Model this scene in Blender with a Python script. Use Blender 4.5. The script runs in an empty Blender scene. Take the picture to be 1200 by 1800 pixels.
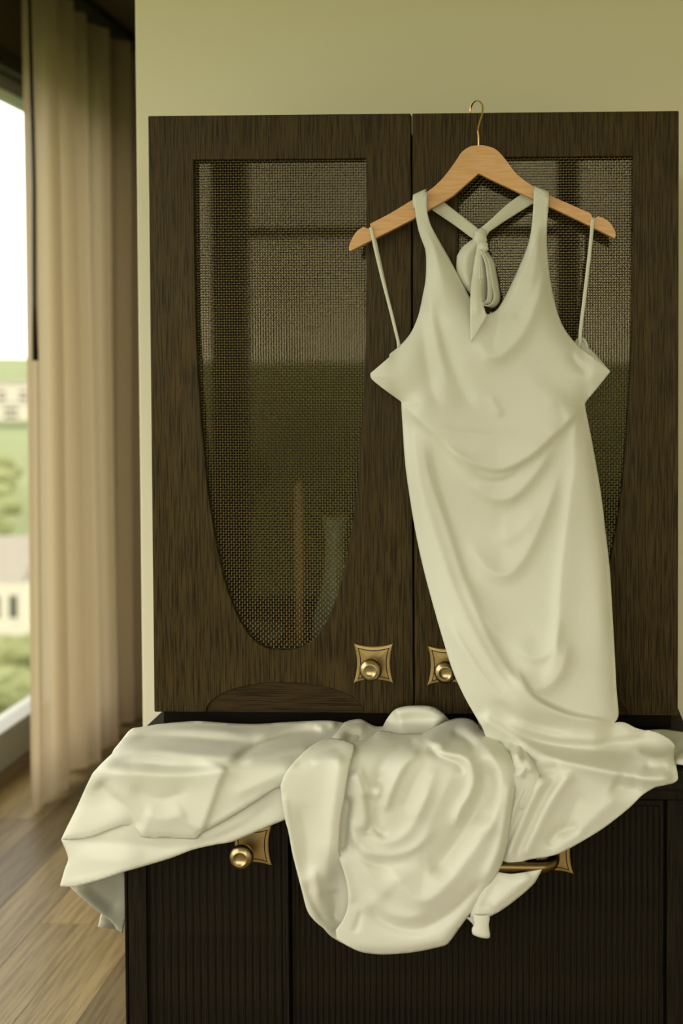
import bpy, bmesh, math, random
import numpy as np
from mathutils import Vector, Matrix
from mathutils.geometry import delaunay_2d_cdt

random.seed(7)
rng = np.random.default_rng(7)
scene = bpy.context.scene
C = scene.collection
PI = math.pi

# ------------------------------------------------------------------ camera, sky, exposure
EYE_Z = 1.350
CAM = np.array([0.200, -1.6507, EYE_Z])
YAW, PITCH, ROLL = 0.02873, 0.02315, -0.0024
FPX, PPX, PPY = 1750.0, 886.0, 682.6
_fw = np.array([-math.sin(YAW)*math.cos(PITCH), math.cos(YAW)*math.cos(PITCH), -math.sin(PITCH)])
_r0 = np.array([math.cos(YAW), math.sin(YAW), 0.0])
_u0 = np.cross(_r0, _fw)
RIGHT = _r0*math.cos(ROLL) + _u0*math.sin(ROLL)
UP = _u0*math.cos(ROLL) - _r0*math.sin(ROLL)
FWD = _fw
cd = bpy.data.cameras.new('camera')
cam = bpy.data.objects.new('camera', cd)
C.objects.link(cam)
m = Matrix.Identity(4)
for i in range(3):
    m[i][0] = RIGHT[i]; m[i][1] = UP[i]; m[i][2] = -FWD[i]; m[i][3] = CAM[i]
cam.matrix_world = m
cd.sensor_fit = 'VERTICAL'
cd.sensor_height = 36.0
cd.sensor_width = 24.0
cd.lens = FPX/1800*36
cd.shift_x = -(PPX-600)/1800
cd.shift_y = -(900-PPY)/1800
cd.clip_start = 0.05
cd.clip_end = 5000
cd.dof.use_dof = True
cd.dof.focus_distance = 1.60
cd.dof.aperture_fstop = 2.2
scene.camera = cam

w = bpy.data.worlds.new('overcast_sky')
scene.world = w
w.use_nodes = True
bgn = w.node_tree.nodes['Background']
bgn.inputs['Color'].default_value = (1.0, 0.965, 0.87, 1)
bgn.inputs['Strength'].default_value = 3.1

vs = scene.view_settings
vs.view_transform = 'Standard'
vs.look = 'None'
vs.gamma = 1.0
vs.use_curve_mapping = False
vs.exposure = 0.0

WX = -1.50          # window wall plane
BY = -3.20          # wall behind the photographer
CEIL = 2.58

def portal(name, loc, rot, sx, sy):
    l = bpy.data.lights.new(name, 'AREA'); l.shape = 'RECTANGLE'; l.size = sx; l.size_y = sy
    l.cycles.is_portal = True
    o = bpy.data.objects.new(name, l); o.location = loc; o.rotation_euler = rot; C.objects.link(o)
portal('side_window_portal', (WX-0.10, -0.62, 1.21), (0, -PI/2, 0), 2.08, 4.9)
portal('rear_window_portal', (0.20, BY-0.12, 1.33), (PI/2, 0, 0), 3.4, 2.4)

# ------------------------------------------------------------------ helpers
def rays(px, py):
    px = np.asarray(px, float); py = np.asarray(py, float)
    d = (FWD[None, :] + ((px-PPX)/FPX)[..., None]*RIGHT + ((PPY-py)/FPX)[..., None]*UP)
    return d                                            # unit distance along the view axis
def at_y(px, py, y):
    """point on the vertical plane y that stands behind the given photo pixel"""
    d = rays([px], [py])[0]; t = (y-CAM[1])/d[1]
    return CAM + d*t
def at_z(px, py, z):
    d = rays([px], [py])[0]; t = (z-CAM[2])/d[2]
    return CAM + d*t

def link(name, me, mat=None, parent=None):
    o = bpy.data.objects.new(name, me); C.objects.link(o)
    if mat is not None and len(me.materials) == 0: me.materials.append(mat)
    if parent is not None: o.parent = parent
    return o
def obj(name, bm, mat=None, parent=None, smooth=False):
    me = bpy.data.meshes.new(name)
    bmesh.ops.recalc_face_normals(bm, faces=bm.faces[:])
    bm.to_mesh(me); bm.free()
    if smooth: me.polygons.foreach_set('use_smooth', [True]*len(me.polygons))
    return link(name, me, mat, parent)
def tag(o, label=None, cat=None, group=None, kind=None):
    if label: o['label'] = label
    if cat: o['category'] = cat
    if group: o['group'] = group
    if kind: o['kind'] = kind
    return o
def empty(name, loc=(0, 0, 0)):
    o = bpy.data.objects.new(name, None); C.objects.link(o)
    o.empty_display_size = .05
    o.location = loc
    return o
def child(o, root):
    """parent while keeping world coordinates of an object modelled in world space"""
    o.parent = root
    o.matrix_parent_inverse = Matrix.Translation(root.location).inverted()
    return o
def box(bm, x0, x1, y0, y1, z0, z1):
    v = [bm.verts.new(p) for p in ((x0,y0,z0),(x1,y0,z0),(x1,y1,z0),(x0,y1,z0),(x0,y0,z1),(x1,y0,z1),(x1,y1,z1),(x0,y1,z1))]
    for f in ((0,3,2,1),(4,5,6,7),(0,1,5,4),(1,2,6,5),(2,3,7,6),(3,0,4,7)):
        bm.faces.new([v[i] for i in f])
def boxes(name, lst, mat, parent=None, bev=0.0):
    bm = bmesh.new()
    for b in lst: box(bm, *b)
    o = obj(name, bm, mat, parent)
    if bev: bevel(o, bev)
    return o
def bevel(o, wdt, seg=2):
    md = o.modifiers.new('bevel', 'BEVEL'); md.width = wdt; md.segments = seg; md.limit_method = 'ANGLE'; md.angle_limit = math.radians(40)
def tube(bm, pts, r, n=10, cap=True, flat=1.0, side=None):
    pts = [Vector(p) for p in pts]
    rr = r if hasattr(r, '__len__') else [r]*len(pts)
    rings = []
    prev = None
    for i, p in enumerate(pts):
        t = (pts[min(i+1, len(pts)-1)] - pts[max(i-1, 0)]).normalized()
        if side is not None:
            a = (Vector(side) - t*t.dot(Vector(side))).normalized()
        elif prev is None:
            a = t.orthogonal().normalized()
        else:
            a = (prev - t*t.dot(prev)).normalized()
        prev = a
        b = t.cross(a).normalized()
        rings.append([bm.verts.new(p + a*math.cos(2*PI*k/n)*rr[i] + b*math.sin(2*PI*k/n)*rr[i]*flat) for k in range(n)])
    for i in range(len(rings)-1):
        for k in range(n):
            bm.faces.new((rings[i][k], rings[i][(k+1) % n], rings[i+1][(k+1) % n], rings[i+1][k]))
    if cap:
        bm.faces.new(rings[0][::-1]); bm.faces.new(rings[-1])
def spline(pts, n=8, closed=False):
    """Catmull-Rom through the points"""
    P = np.array(pts, float); N = len(P); out = []
    rngN = N if closed else N-1
    for i in range(rngN):
        if closed:
            p0, p1, p2, p3 = P[(i-1) % N], P[i], P[(i+1) % N], P[(i+2) % N]
        else:
            p0, p1, p2, p3 = P[max(i-1, 0)], P[i], P[i+1], P[min(i+2, N-1)]
        for k in range(n):
            t = k/n
            out.append(.5*((2*p1) + (-p0+p2)*t + (2*p0-5*p1+4*p2-p3)*t*t + (-p0+3*p1-3*p2+p3)*t**3))
    if not closed: out.append(P[-1])
    return np.array(out)
def lathe(bm, prof, cx, cz, y0, n=40):
    """profile of (radius, forward offset) turned about the y axis; forward is -y"""
    rings = []
    for r, o in prof:
        rings.append([bm.verts.new((cx+r*math.cos(2*PI*k/n), y0-o, cz+r*math.sin(2*PI*k/n))) for k in range(n)] if r > 1e-6 else [bm.verts.new((cx, y0-o, cz))])
    for a, b in zip(rings, rings[1:]):
        for k in range(n):
            k2 = (k+1) % n
            if len(a) == 1 and len(b) == 1: continue
            if len(a) == 1: bm.faces.new((a[0], b[k2], b[k]))
            elif len(b) == 1: bm.faces.new((a[k], a[k2], b[0]))
            else: bm.faces.new((a[k], a[k2], b[k2], b[k]))
def plate_from_loops(bm, loops, y_front, y_back):
    """flat plate in the xz plane with holes: loops of (x,z), the first one is the outline"""
    edges = []
    for lp in loops:
        vs_ = [bm.verts.new((x, y_front, z)) for x, z in lp]
        for i in range(len(vs_)): edges.append(bm.edges.new((vs_[i], vs_[(i+1) % len(vs_)])))
    r = bmesh.ops.triangle_fill(bm, use_beauty=True, use_dissolve=False, edges=edges)
    fs = [g for g in r['geom'] if isinstance(g, bmesh.types.BMFace)]
    ex = bmesh.ops.extrude_face_region(bm, geom=fs)
    bmesh.ops.translate(bm, vec=(0, y_back-y_front, 0), verts=[g for g in ex['geom'] if isinstance(g, bmesh.types.BMVert)])

def quad(name, pts, mat, parent=None):
    me = bpy.data.meshes.new(name); me.from_pydata([tuple(p) for p in pts], [], [(0, 1, 2, 3)])
    return link(name, me, mat, parent)

# ------------------------------------------------------------------ materials
def new_mat(name):
    mt = bpy.data.materials.new(name); mt.use_nodes = True
    nt = mt.node_tree
    return mt, nt, nt.nodes['Principled BSDF']
def N(nt, t, **kw):
    n = nt.nodes.new(t)
    for k, v in kw.items(): setattr(n, k, v)
    return n
def setin(n, **kw):
    for k, v in kw.items(): n.inputs[k.replace('_', ' ')].default_value = v
def plain(name, col, rough=.6, metal=0.0, spec=.5, bump=None, var=0.0, bscale=200):
    mt, nt, p = new_mat(name)
    p.inputs['Base Color'].default_value = (*col, 1); p.inputs['Roughness'].default_value = rough
    p.inputs['Metallic'].default_value = metal; p.inputs['Specular IOR Level'].default_value = spec
    tc = N(nt, 'ShaderNodeTexCoord')
    nz = N(nt, 'ShaderNodeTexNoise'); nz.inputs['Scale'].default_value = bscale; nz.inputs['Detail'].default_value = 4
    nt.links.new(tc.outputs['Object'], nz.inputs['Vector'])
    if bump:
        b = N(nt, 'ShaderNodeBump'); b.inputs['Strength'].default_value = bump; b.inputs['Distance'].default_value = .002
        nt.links.new(nz.outputs['Fac'], b.inputs['Height']); nt.links.new(b.outputs['Normal'], p.inputs['Normal'])
    if var:
        mx = N(nt, 'ShaderNodeMix', data_type='RGBA')
        mx.inputs['A'].default_value = (*[c*(1-var) for c in col], 1); mx.inputs['B'].default_value = (*[min(1, c*(1+var)) for c in col], 1)
        nt.links.new(nz.outputs['Fac'], mx.inputs['Factor']); nt.links.new(mx.outputs['Result'], p.inputs['Base Color'])
    return mt
def wood(name, light, dark, axis='z', rough=.42, across=260., along=7., rnd=0.0, spec=.4, streak=.5, tint=(1, 1, 1)):
    mt, nt, p = new_mat(name)
    tc = N(nt, 'ShaderNodeTexCoord')
    def mp(sa, sl):
        mpn = N(nt, 'ShaderNodeMapping')
        s = {'z': (sa, sa, sl), 'x': (sl, sa, sa), 'y': (sa, sl, sa)}[axis]
        mpn.inputs['Scale'].default_value = s
        if rnd:
            oi = N(nt, 'ShaderNodeObjectInfo')
            ml = N(nt, 'ShaderNodeMath', operation='MULTIPLY'); ml.inputs[1].default_value = 40
            nt.links.new(oi.outputs['Random'], ml.inputs[0])
            nt.links.new(ml.outputs[0], mpn.inputs['Location'])
        nt.links.new(tc.outputs['Object'], mpn.inputs['Vector'])
        return mpn
    fine = N(nt, 'ShaderNodeTexNoise'); setin(fine, Scale=1.0, Detail=3.0, Roughness=.6)
    nt.links.new(mp(across*2.0, along*2).outputs[0], fine.inputs['Vector'])
    cr = N(nt, 'ShaderNodeValToRGB'); cr.color_ramp.elements[0].position = .40; cr.color_ramp.elements[1].position = .56
    nt.links.new(fine.outputs['Fac'], cr.inputs['Fac'])
    coarse = N(nt, 'ShaderNodeTexNoise'); setin(coarse, Scale=1.0, Detail=4.0, Roughness=.55, Distortion=.4)
    nt.links.new(mp(across*.22, along*.18).outputs[0], coarse.inputs['Vector'])
    mx1 = N(nt, 'ShaderNodeMix', data_type='RGBA')
    mx1.inputs['A'].default_value = (*dark, 1); mx1.inputs['B'].default_value = (*light, 1)
    nt.links.new(cr.outputs['Color'], mx1.inputs['Factor'])
    mx2 = N(nt, 'ShaderNodeMix', data_type='RGBA', blend_type='MULTIPLY'); mx2.inputs['Factor'].default_value = streak
    cr2 = N(nt, 'ShaderNodeValToRGB'); cr2.color_ramp.elements[0].position = .3; cr2.color_ramp.elements[1].position = .7
    cr2.color_ramp.elements[0].color = (.35, .33, .3, 1)
    nt.links.new(coarse.outputs['Fac'], cr2.inputs['Fac'])
    nt.links.new(mx1.outputs['Result'], mx2.inputs['A']); nt.links.new(cr2.outputs['Color'], mx2.inputs['B'])
    last = mx2.outputs['Result']
    if rnd:
        oi = N(nt, 'ShaderNodeObjectInfo')
        mr = N(nt, 'ShaderNodeMapRange'); mr.inputs['To Min'].default_value = 1-rnd; mr.inputs['To Max'].default_value = 1+rnd
        nt.links.new(oi.outputs['Random'], mr.inputs['Value'])
        mx3 = N(nt, 'ShaderNodeVectorMath', operation='SCALE')
        nt.links.new(last, mx3.inputs[0]); nt.links.new(mr.outputs[0], mx3.inputs['Scale'])
        last = mx3.outputs[0]
    nt.links.new(last, p.inputs['Base Color'])
    p.inputs['Roughness'].default_value = rough; p.inputs['Specular IOR Level'].default_value = spec
    p.inputs['Specular Tint'].default_value = (*tint, 1)
    b = N(nt, 'ShaderNodeBump'); b.inputs['Strength'].default_value = .35; b.inputs['Distance'].default_value = .0008
    nt.links.new(cr.outputs['Color'], b.inputs['Height']); nt.links.new(b.outputs['Normal'], p.inputs['Normal'])
    return mt
def satin(name, col, rough=.42, transl=.12):
    mt, nt, p = new_mat(name)
    p.inputs['Base Color'].default_value = (*col, 1); p.inputs['Roughness'].default_value = rough
    p.inputs['Specular IOR Level'].default_value = .35
    p.inputs['Sheen Weight'].default_value = .15; p.inputs['Sheen Roughness'].default_value = .4
    tc = N(nt, 'ShaderNodeTexCoord')
    nz = N(nt, 'ShaderNodeTexNoise'); setin(nz, Scale=26.0, Detail=3.0, Roughness=.5)
    nt.links.new(tc.outputs['Object'], nz.inputs['Vector'])
    wv = N(nt, 'ShaderNodeTexNoise'); setin(wv, Scale=1500.0, Detail=1.0)
    nt.links.new(tc.outputs['Object'], wv.inputs['Vector'])
    b1 = N(nt, 'ShaderNodeBump'); b1.inputs['Strength'].default_value = .12; b1.inputs['Distance'].default_value = .012
    nt.links.new(nz.outputs['Fac'], b1.inputs['Height'])
    b2 = N(nt, 'ShaderNodeBump'); b2.inputs['Strength'].default_value = .10; b2.inputs['Distance'].default_value = .0004
    nt.links.new(wv.outputs['Fac'], b2.inputs['Height']); nt.links.new(b1.outputs['Normal'], b2.inputs['Normal'])
    nt.links.new(b2.outputs['Normal'], p.inputs['Normal'])
    tr = N(nt, 'ShaderNodeBsdfTranslucent'); tr.inputs['Color'].default_value = (*col, 1)
    mx = N(nt, 'ShaderNodeMixShader'); mx.inputs['Fac'].default_value = transl
    nt.links.new(p.outputs[0], mx.inputs[1]); nt.links.new(tr.outputs[0], mx.inputs[2])
    nt.links.new(mx.outputs[0], nt.nodes['Material Output'].inputs['Surface'])
    return mt
def pane(name, ior=1.5, tint=(1, 1, 1), refl=(1, 1, 1)):
    mt, nt, p = new_mat(name); nt.nodes.remove(p)
    tr = N(nt, 'ShaderNodeBsdfTransparent'); tr.inputs['Color'].default_value = (*tint, 1)
    gl = N(nt, 'ShaderNodeBsdfGlossy'); gl.inputs['Roughness'].default_value = 0.03; gl.inputs['Color'].default_value = (*refl, 1)
    fr = N(nt, 'ShaderNodeFresnel'); fr.inputs['IOR'].default_value = ior
    mx = N(nt, 'ShaderNodeMixShader')
    nt.links.new(fr.outputs[0], mx.inputs['Fac']); nt.links.new(tr.outputs[0], mx.inputs[1]); nt.links.new(gl.outputs[0], mx.inputs[2])
    nt.links.new(mx.outputs[0], nt.nodes['Material Output'].inputs['Surface'])
    return mt
def sheer(name, col):
    mt, nt, p = new_mat(name); nt.nodes.remove(p)
    df = N(nt, 'ShaderNodeBsdfDiffuse'); df.inputs['Color'].default_value = (*col, 1)
    tl = N(nt, 'ShaderNodeBsdfTranslucent'); tl.inputs['Color'].default_value = (*col, 1)
    tr = N(nt, 'ShaderNodeBsdfTransparent')
    m1 = N(nt, 'ShaderNodeMixShader'); m1.inputs['Fac'].default_value = .55
    m2 = N(nt, 'ShaderNodeMixShader'); m2.inputs['Fac'].default_value = .16
    nt.links.new(df.outputs[0], m1.inputs[1]); nt.links.new(tl.outputs[0], m1.inputs[2])
    nt.links.new(m1.outputs[0], m2.inputs[1]); nt.links.new(tr.outputs[0], m2.inputs[2])
    nt.links.new(m2.outputs[0], nt.nodes['Material Output'].inputs['Surface'])
    return mt

M = {}
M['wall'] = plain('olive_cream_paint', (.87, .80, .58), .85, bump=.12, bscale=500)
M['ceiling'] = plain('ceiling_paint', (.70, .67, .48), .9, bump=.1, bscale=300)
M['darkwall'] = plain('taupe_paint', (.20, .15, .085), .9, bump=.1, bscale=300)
M['darkceil'] = plain('ceiling_painted_shade', (.10, .08, .045), .9, bump=.1, bscale=300)  # bay ceiling coloured dark to put shade over the curtain top
M['sub'] = plain('subfloor', (.10, .075, .045), .9, bump=.1)
M['plank'] = wood('oak_plank', (.30, .225, .10), (.20, .14, .058), 'y', rough=.42, across=55, along=3, rnd=.5, spec=.4, streak=.45)
M['wood'] = wood('dark_stained_oak', (.060, .040, .0135), (.014, .0085, .0035), 'z', rough=.42, spec=.24, across=190, tint=(1, .78, .45))
M['woodx'] = wood('dark_stained_oak_cross', (.050, .031, .0115), (.015, .009, .004), 'x', rough=.45, spec=.2, tint=(1, .78, .45))
M['woodlow'] = wood('dark_espresso_oak', (.017, .0125, .0055), (.006, .0045, .0025), 'z', rough=.55, spec=.12)
M['wooddk'] = plain('cabinet_interior', (.010, .0075, .004), .8, spec=.08, bump=.1)
M['hanger'] = wood('beech', (.80, .46, .20), (.74, .40, .16), 'x', rough=.38, across=120, along=10, streak=.12)
M['gold'] = plain('polished_gold', (.72, .50, .22), .22, 1.0, bump=.03)
M['brass'] = plain('antique_brass', (.44, .31, .13), .42, 1.0, bump=.08, var=.12, bscale=160)
M['brassknob'] = plain('brushed_brass', (.46, .36, .19), .28, 1.0, bump=.06, bscale=400)
M['brassdk'] = plain('dark_brass', (.16, .11, .045), .30, 1.0, bump=.05)
M['groove'] = plain('groove_dark', (.02, .015, .008), .7)  # dark tone inside the scored line of the plates
M['wire'] = plain('bronze_wire', (.135, .10, .044), .34, 1.0, var=.1)
M['glass'] = pane('cabinet_glass', 1.85, (.75, .75, .68), (.85, .76, .46))
M['winglass'] = pane('window_glass', 1.3)
M['satin'] = satin('ivory_satin', (.80, .785, .65))
M['satin_in'] = satin('ivory_lining', (.77, .75, .60), .55)
M['frame'] = plain('window_frame_grey', (.34, .35, .30), .5, bump=.05)
M['framedk'] = plain('window_head_dark', (.045, .045, .03), .5, bump=.05)
M['curtain'] = sheer('sheer_linen', (.66, .54, .36))
M['black'] = plain('black_plastic', (.008, .008, .007), .4)

# ------------------------------------------------------------------ the room
X_PIER = at_y(244, 700, 0.36)[0]
RX = 2.2
fl = boxes('floor', [(WX-.15, RX, BY-.15, 4.2, -.06, -.012)], M['sub']); tag(fl, kind='structure')
# planks, each its own piece, running away from the window side of the cabinet
pl_me = {}
for L in (1.1, 1.5, 1.9):
    bm = bmesh.new(); box(bm, 0.0008, .1292, 0, L-.0016, -.012, 0)
    me = bpy.data.meshes.new('plank'); bmesh.ops.recalc_face_normals(bm, faces=bm.faces[:]); bm.to_mesh(me); bm.free(); me.materials.append(M['plank'])
    pl_me[L] = me
x = WX-.02; i = 0
while x < RX-.13:
    y = BY+[0, .55, .25, .8, .4][i % 5]-.6
    while y < 3.9:
        L = random.choice((1.1, 1.5, 1.9))
        if y >= BY-.2 and y+L < 4.2:
            o = link('plank', pl_me[L], None, fl); o.location = (x, y, 0)
        y += L
    x += .13; i += 1
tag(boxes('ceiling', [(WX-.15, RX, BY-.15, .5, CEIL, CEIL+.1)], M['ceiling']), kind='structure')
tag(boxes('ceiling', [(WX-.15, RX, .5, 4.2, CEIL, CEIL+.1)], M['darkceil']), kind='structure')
tag(boxes('wall_back', [(X_PIER, RX, .36, .50, 0, CEIL)], M['wall'], bev=.003), kind='structure')
tag(boxes('wall_right', [(RX, RX+.1, BY-.15, .50, 0, CEIL)], M['wall']), kind='structure')
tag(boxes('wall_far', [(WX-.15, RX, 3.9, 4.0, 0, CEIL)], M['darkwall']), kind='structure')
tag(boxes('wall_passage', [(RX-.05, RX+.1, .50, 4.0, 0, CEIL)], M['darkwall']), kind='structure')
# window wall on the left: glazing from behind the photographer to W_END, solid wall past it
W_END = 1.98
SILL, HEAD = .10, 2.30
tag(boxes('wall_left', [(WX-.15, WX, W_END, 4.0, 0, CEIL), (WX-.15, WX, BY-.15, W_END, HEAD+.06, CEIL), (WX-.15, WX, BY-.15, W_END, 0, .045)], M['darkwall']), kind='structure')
wf = []
for yy in (BY+.03, -1.55, .12, W_END-.05):
    wf.append((WX-.11, WX-.04, yy-.03, yy+.03, SILL, HEAD))
wf += [(WX-.11, WX-.01, BY, W_END, .045, SILL+.07), (WX-.11, WX-.02, BY, W_END, HEAD-.05, HEAD)]
win = boxes('window_1', wf, M['frame'], bev=.004); tag(win, kind='structure')
for a, b in ((BY+.06, -1.58), (-1.52, .09), (.15, W_END-.08)):
    quad('pane', [(WX-.075, a, SILL+.07), (WX-.075, b, SILL+.07), (WX-.075, b, HEAD-.05), (WX-.075, a, HEAD-.05)], M['winglass'], win)
boxes('head_box', [(WX-.10, WX+.03, BY, W_END, HEAD, HEAD+.06)], M['framedk'], win)
# glazed wall behind the photographer (seen mirrored in the cabinet glass)
RH = 2.50
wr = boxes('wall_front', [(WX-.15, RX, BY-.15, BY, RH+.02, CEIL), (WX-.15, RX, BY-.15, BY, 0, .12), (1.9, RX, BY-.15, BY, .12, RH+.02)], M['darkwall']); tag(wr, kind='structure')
w2 = boxes('window_2', [(WX, 1.9, BY-.11, BY-.03, .12, .19), (WX, 1.9, BY-.11, BY-.03, RH-.03, RH+.02), (-1.39, -1.23, BY-.14, BY-.01, .19, RH-.03), (.32, .43, BY-.11, BY-.01, .19, RH-.03), (-1.23, .32, BY-.10, BY-.05, 1.99, 2.04)], M['framedk'], bev=.004); tag(w2, kind='structure')
for a, b in ((WX, -1.385), (-1.235, .325), (.425, 1.9)):
    quad('pane', [(b, BY-.075, .18), (a, BY-.075, .18), (a, BY-.075, RH-.03), (b, BY-.075, RH-.03)], M['winglass'], w2)

# sheer curtain
def make_curtain():
    root = empty('sheer_curtain', (-1.31, 1.29, 0))
    n = 420; y0, y1 = 1.262, 3.3
    rows = 30
    verts, faces = [], []
    for r in range(rows+1):
        v = r/rows; z = .006 + v*(CEIL-.05-.006)
        for k in range(n+1):
            u = k/n; y = y0+(y1-y0)*u
            s = (y-y0)
            a = .018+.020*(1-math.exp(-s*6))
            ph = s*2*PI/.13 + .9*math.sin(s*5.1) + .35*math.sin(3*v+s*9)
            xx = -1.312 + a*math.sin(ph) + .010*math.sin(ph*2.3+1.1) + .012*math.sin(2.1*v+7*s)
            zz = z + (1-v)**6*(.012+.012*math.sin(s*14-1.6)+.008*math.sin(s*31))*min(1, s*8)
            verts.append((xx, y+.012*math.sin(ph*1.0+.7), max(zz, .004)))
    for r in range(rows):
        for k in range(n):
            a = r*(n+1)+k
            faces.append((a, a+1, a+n+2, a+n+1))
    me = bpy.data.meshes.new('sheer_fabric'); me.from_pydata(verts, [], faces)
    me.polygons.foreach_set('use_smooth', [True]*len(me.polygons))
    o = link('sheer_fabric', me, M['curtain']); child(o, root)
    t = boxes('curtain_track', [(-1.335, -1.275, 1.27, 3.4, CEIL-.03, CEIL-.001)], M['framedk']); child(t, root)
    return tag(root, 'floor length beige sheer curtain gathered beside the tall window', 'curtain')
make_curtain()
bm = bmesh.new()
p0 = at_y(51, -40, 1.17); p1 = at_y(62, 634, 1.17); p2 = at_y(58, 420, 1.17)
tube(bm, [p0, p0*.45+p1*.55+np.array([0.004, 0, 0]), p2*.2+(p0*.12+p1*.88)*.8, p1], [.0045, .0055, .006, .0085], 12)
tag(obj('curtain_wand', bm, M['black'], smooth=True), 'thin black curtain wand hanging in front of the sheer curtain', 'curtain wand')

# ------------------------------------------------------------------ world outside the window
def outside():
    M['grassland'] = plain('grassland', (.17, .20, .075), .95, var=.4, bscale=.08)
    M['leaf'] = plain('foliage', (.13, .18, .06), .9, var=.5, bscale=2.2, bump=.4)
    M['leaf2'] = plain('foliage_pale', (.24, .26, .11), .9, var=.4, bscale=2.2, bump=.4)
    M['bark'] = plain('bark', (.09, .065, .04), .9, bump=.3, bscale=20)
    M['render'] = plain('pale_render', (.62, .57, .46), .9, var=.08, bscale=3)
    M['roof'] = plain('grey_roof', (.30, .27, .22), .9, var=.1, bscale=3)
    M['darkpane'] = plain('dark_window', (.05, .055, .05), .2)
    bm = bmesh.new()
    n = 60; g = {}
    for i in range(n+1):
        for j in range(n+1):
            X = -1600+1600*2*i/n; Y = -1600+3200*j/n
            r = math.hypot(X, Y)
            Z = -22 - 6*min(1, r/200) + 26*max(0, (r-500)/900)**1.3 + 5*math.sin(X*.011+1)*math.cos(Y*.009)*min(1, r/200)
            g[i, j] = bm.verts.new((X, Y, Z))
    for i in range(n):
        for j in range(n): bm.faces.new((g[i, j], g[i+1, j], g[i+1, j+1], g[i, j+1]))
    tag(obj('ground_outside', bm, M['grassland'], smooth=True), kind='structure')
    def crown(seed, leaf):
        r = random.Random(seed); bm = bmesh.new()
        for k in range(9):
            a = r.uniform(0, 2*PI); d = r.uniform(0, 2.2); s = r.uniform(1.5, 2.6)
            mtx = Matrix.Translation((d*math.cos(a), d*math.sin(a), r.uniform(4.5, 8.2))) @ Matrix.Diagonal((s, s, s*.85, 1))
            bmesh.ops.create_icosphere(bm, subdivisions=3, radius=1, matrix=mtx)
        for v in bm.verts:
            v.co += Vector((r.gauss(0, .13), r.gauss(0, .13), r.gauss(0, .13)))
        me = bpy.data.meshes.new('crown'); bm.to_mesh(me); bm.free(); me.materials.append(leaf); return me
    crowns = [crown(1, M['leaf']), crown(2, M['leaf2']), crown(3, M['leaf'])]
    bm = bmesh.new(); tube(bm, [(0, 0, -3), (0.05, 0, 3), (0, .05, 6)], [.4, .3, .15], 8)
    tme = bpy.data.meshes.new('trunk'); bm.to_mesh(tme); bm.free(); tme.materials.append(M['bark'])
    r = random.Random(5)
    def tree(x, y, z, s, k):
        t = empty('tree', (x, y, z)); t.scale = (s, s, s); t.rotation_euler.z = r.uniform(0, 6)
        link('crown', crowns[k], None, t); link('trunk', tme, None, t)
        tag(t, ['round leafy tree growing far below outside the window', 'pale green leafy tree growing far below outside the window', 'round leafy tree growing far below outside the window'][k], 'tree', 'trees in the valley outside')
    for i in range(24):                                    # slope below the side window
        d = 34+i*8.5; k = (.46, .545, .62)[i % 3]+r.uniform(-.02, .02)
        tree(.2-k*d, d-1.65, -24-r.uniform(0, 2)-2*min(1, d/100), r.uniform(.8, 1.1), i % 3)
    for i in range(10):                                    # trees that the cabinet glass mirrors
        X = -60+i*13
        tree(X, -60-(i*37 % 3)*22, -23, r.uniform(1.1, 1.6), i % 3)
    def building(px, py, depth_y, wdt, dpt, hgt, flat, label):
        p = at_y(px, py, depth_y)
        b = empty('house', (p[0], p[1], p[2]-hgt)); wl = boxes('walls', [(-wdt/2, wdt/2, -dpt/2, dpt/2, 0, hgt)], M['render'], b)
        for k in range(4):
            for q in range(max(1, int(hgt//3))):
                boxes('window', [(-wdt/2+wdt*(k+.3)/4, -wdt/2+wdt*(k+.7)/4, -dpt/2-.05, -dpt/2+.02, 1+q*2.8, 2.3+q*2.8)], M['darkpane'], b)
        if flat: boxes('roof', [(-wdt/2-.3, wdt/2+.3, -dpt/2-.3, dpt/2+.3, hgt, hgt+.4)], M['roof'], b)
        else:
            bm = bmesh.new()
            v = [bm.verts.new(q) for q in ((-wdt/2, -dpt/2, hgt), (wdt/2, -dpt/2, hgt), (wdt/2, dpt/2, hgt), (-wdt/2, dpt/2, hgt), (-wdt/2, 0, hgt+2.4), (wdt/2, 0, hgt+2.4))]
            for f in ((0, 1, 5, 4), (2, 3, 4, 5), (0, 4, 3), (1, 2, 5), (0, 3, 2, 1)): bm.faces.new([v[k] for k in f])
            obj('roof', bm, M['roof'], b)
        tag(b, label, 'house')
    building(10, 708, 420, 60, 20, 7, True, 'long pale flat roofed building beyond the trees outside the window')
    building(-25, 672, 520, 50, 12, 9, True, 'pale distant apartment block on the valley floor')
    building(70, 676, 460, 40, 12, 8, True, 'distant cream block with dark windows behind the curtain edge')
    building(16, 1010, 58, 4.2, 5, 3.0, False, 'small pale gabled house among the trees below the window')
outside()

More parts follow.
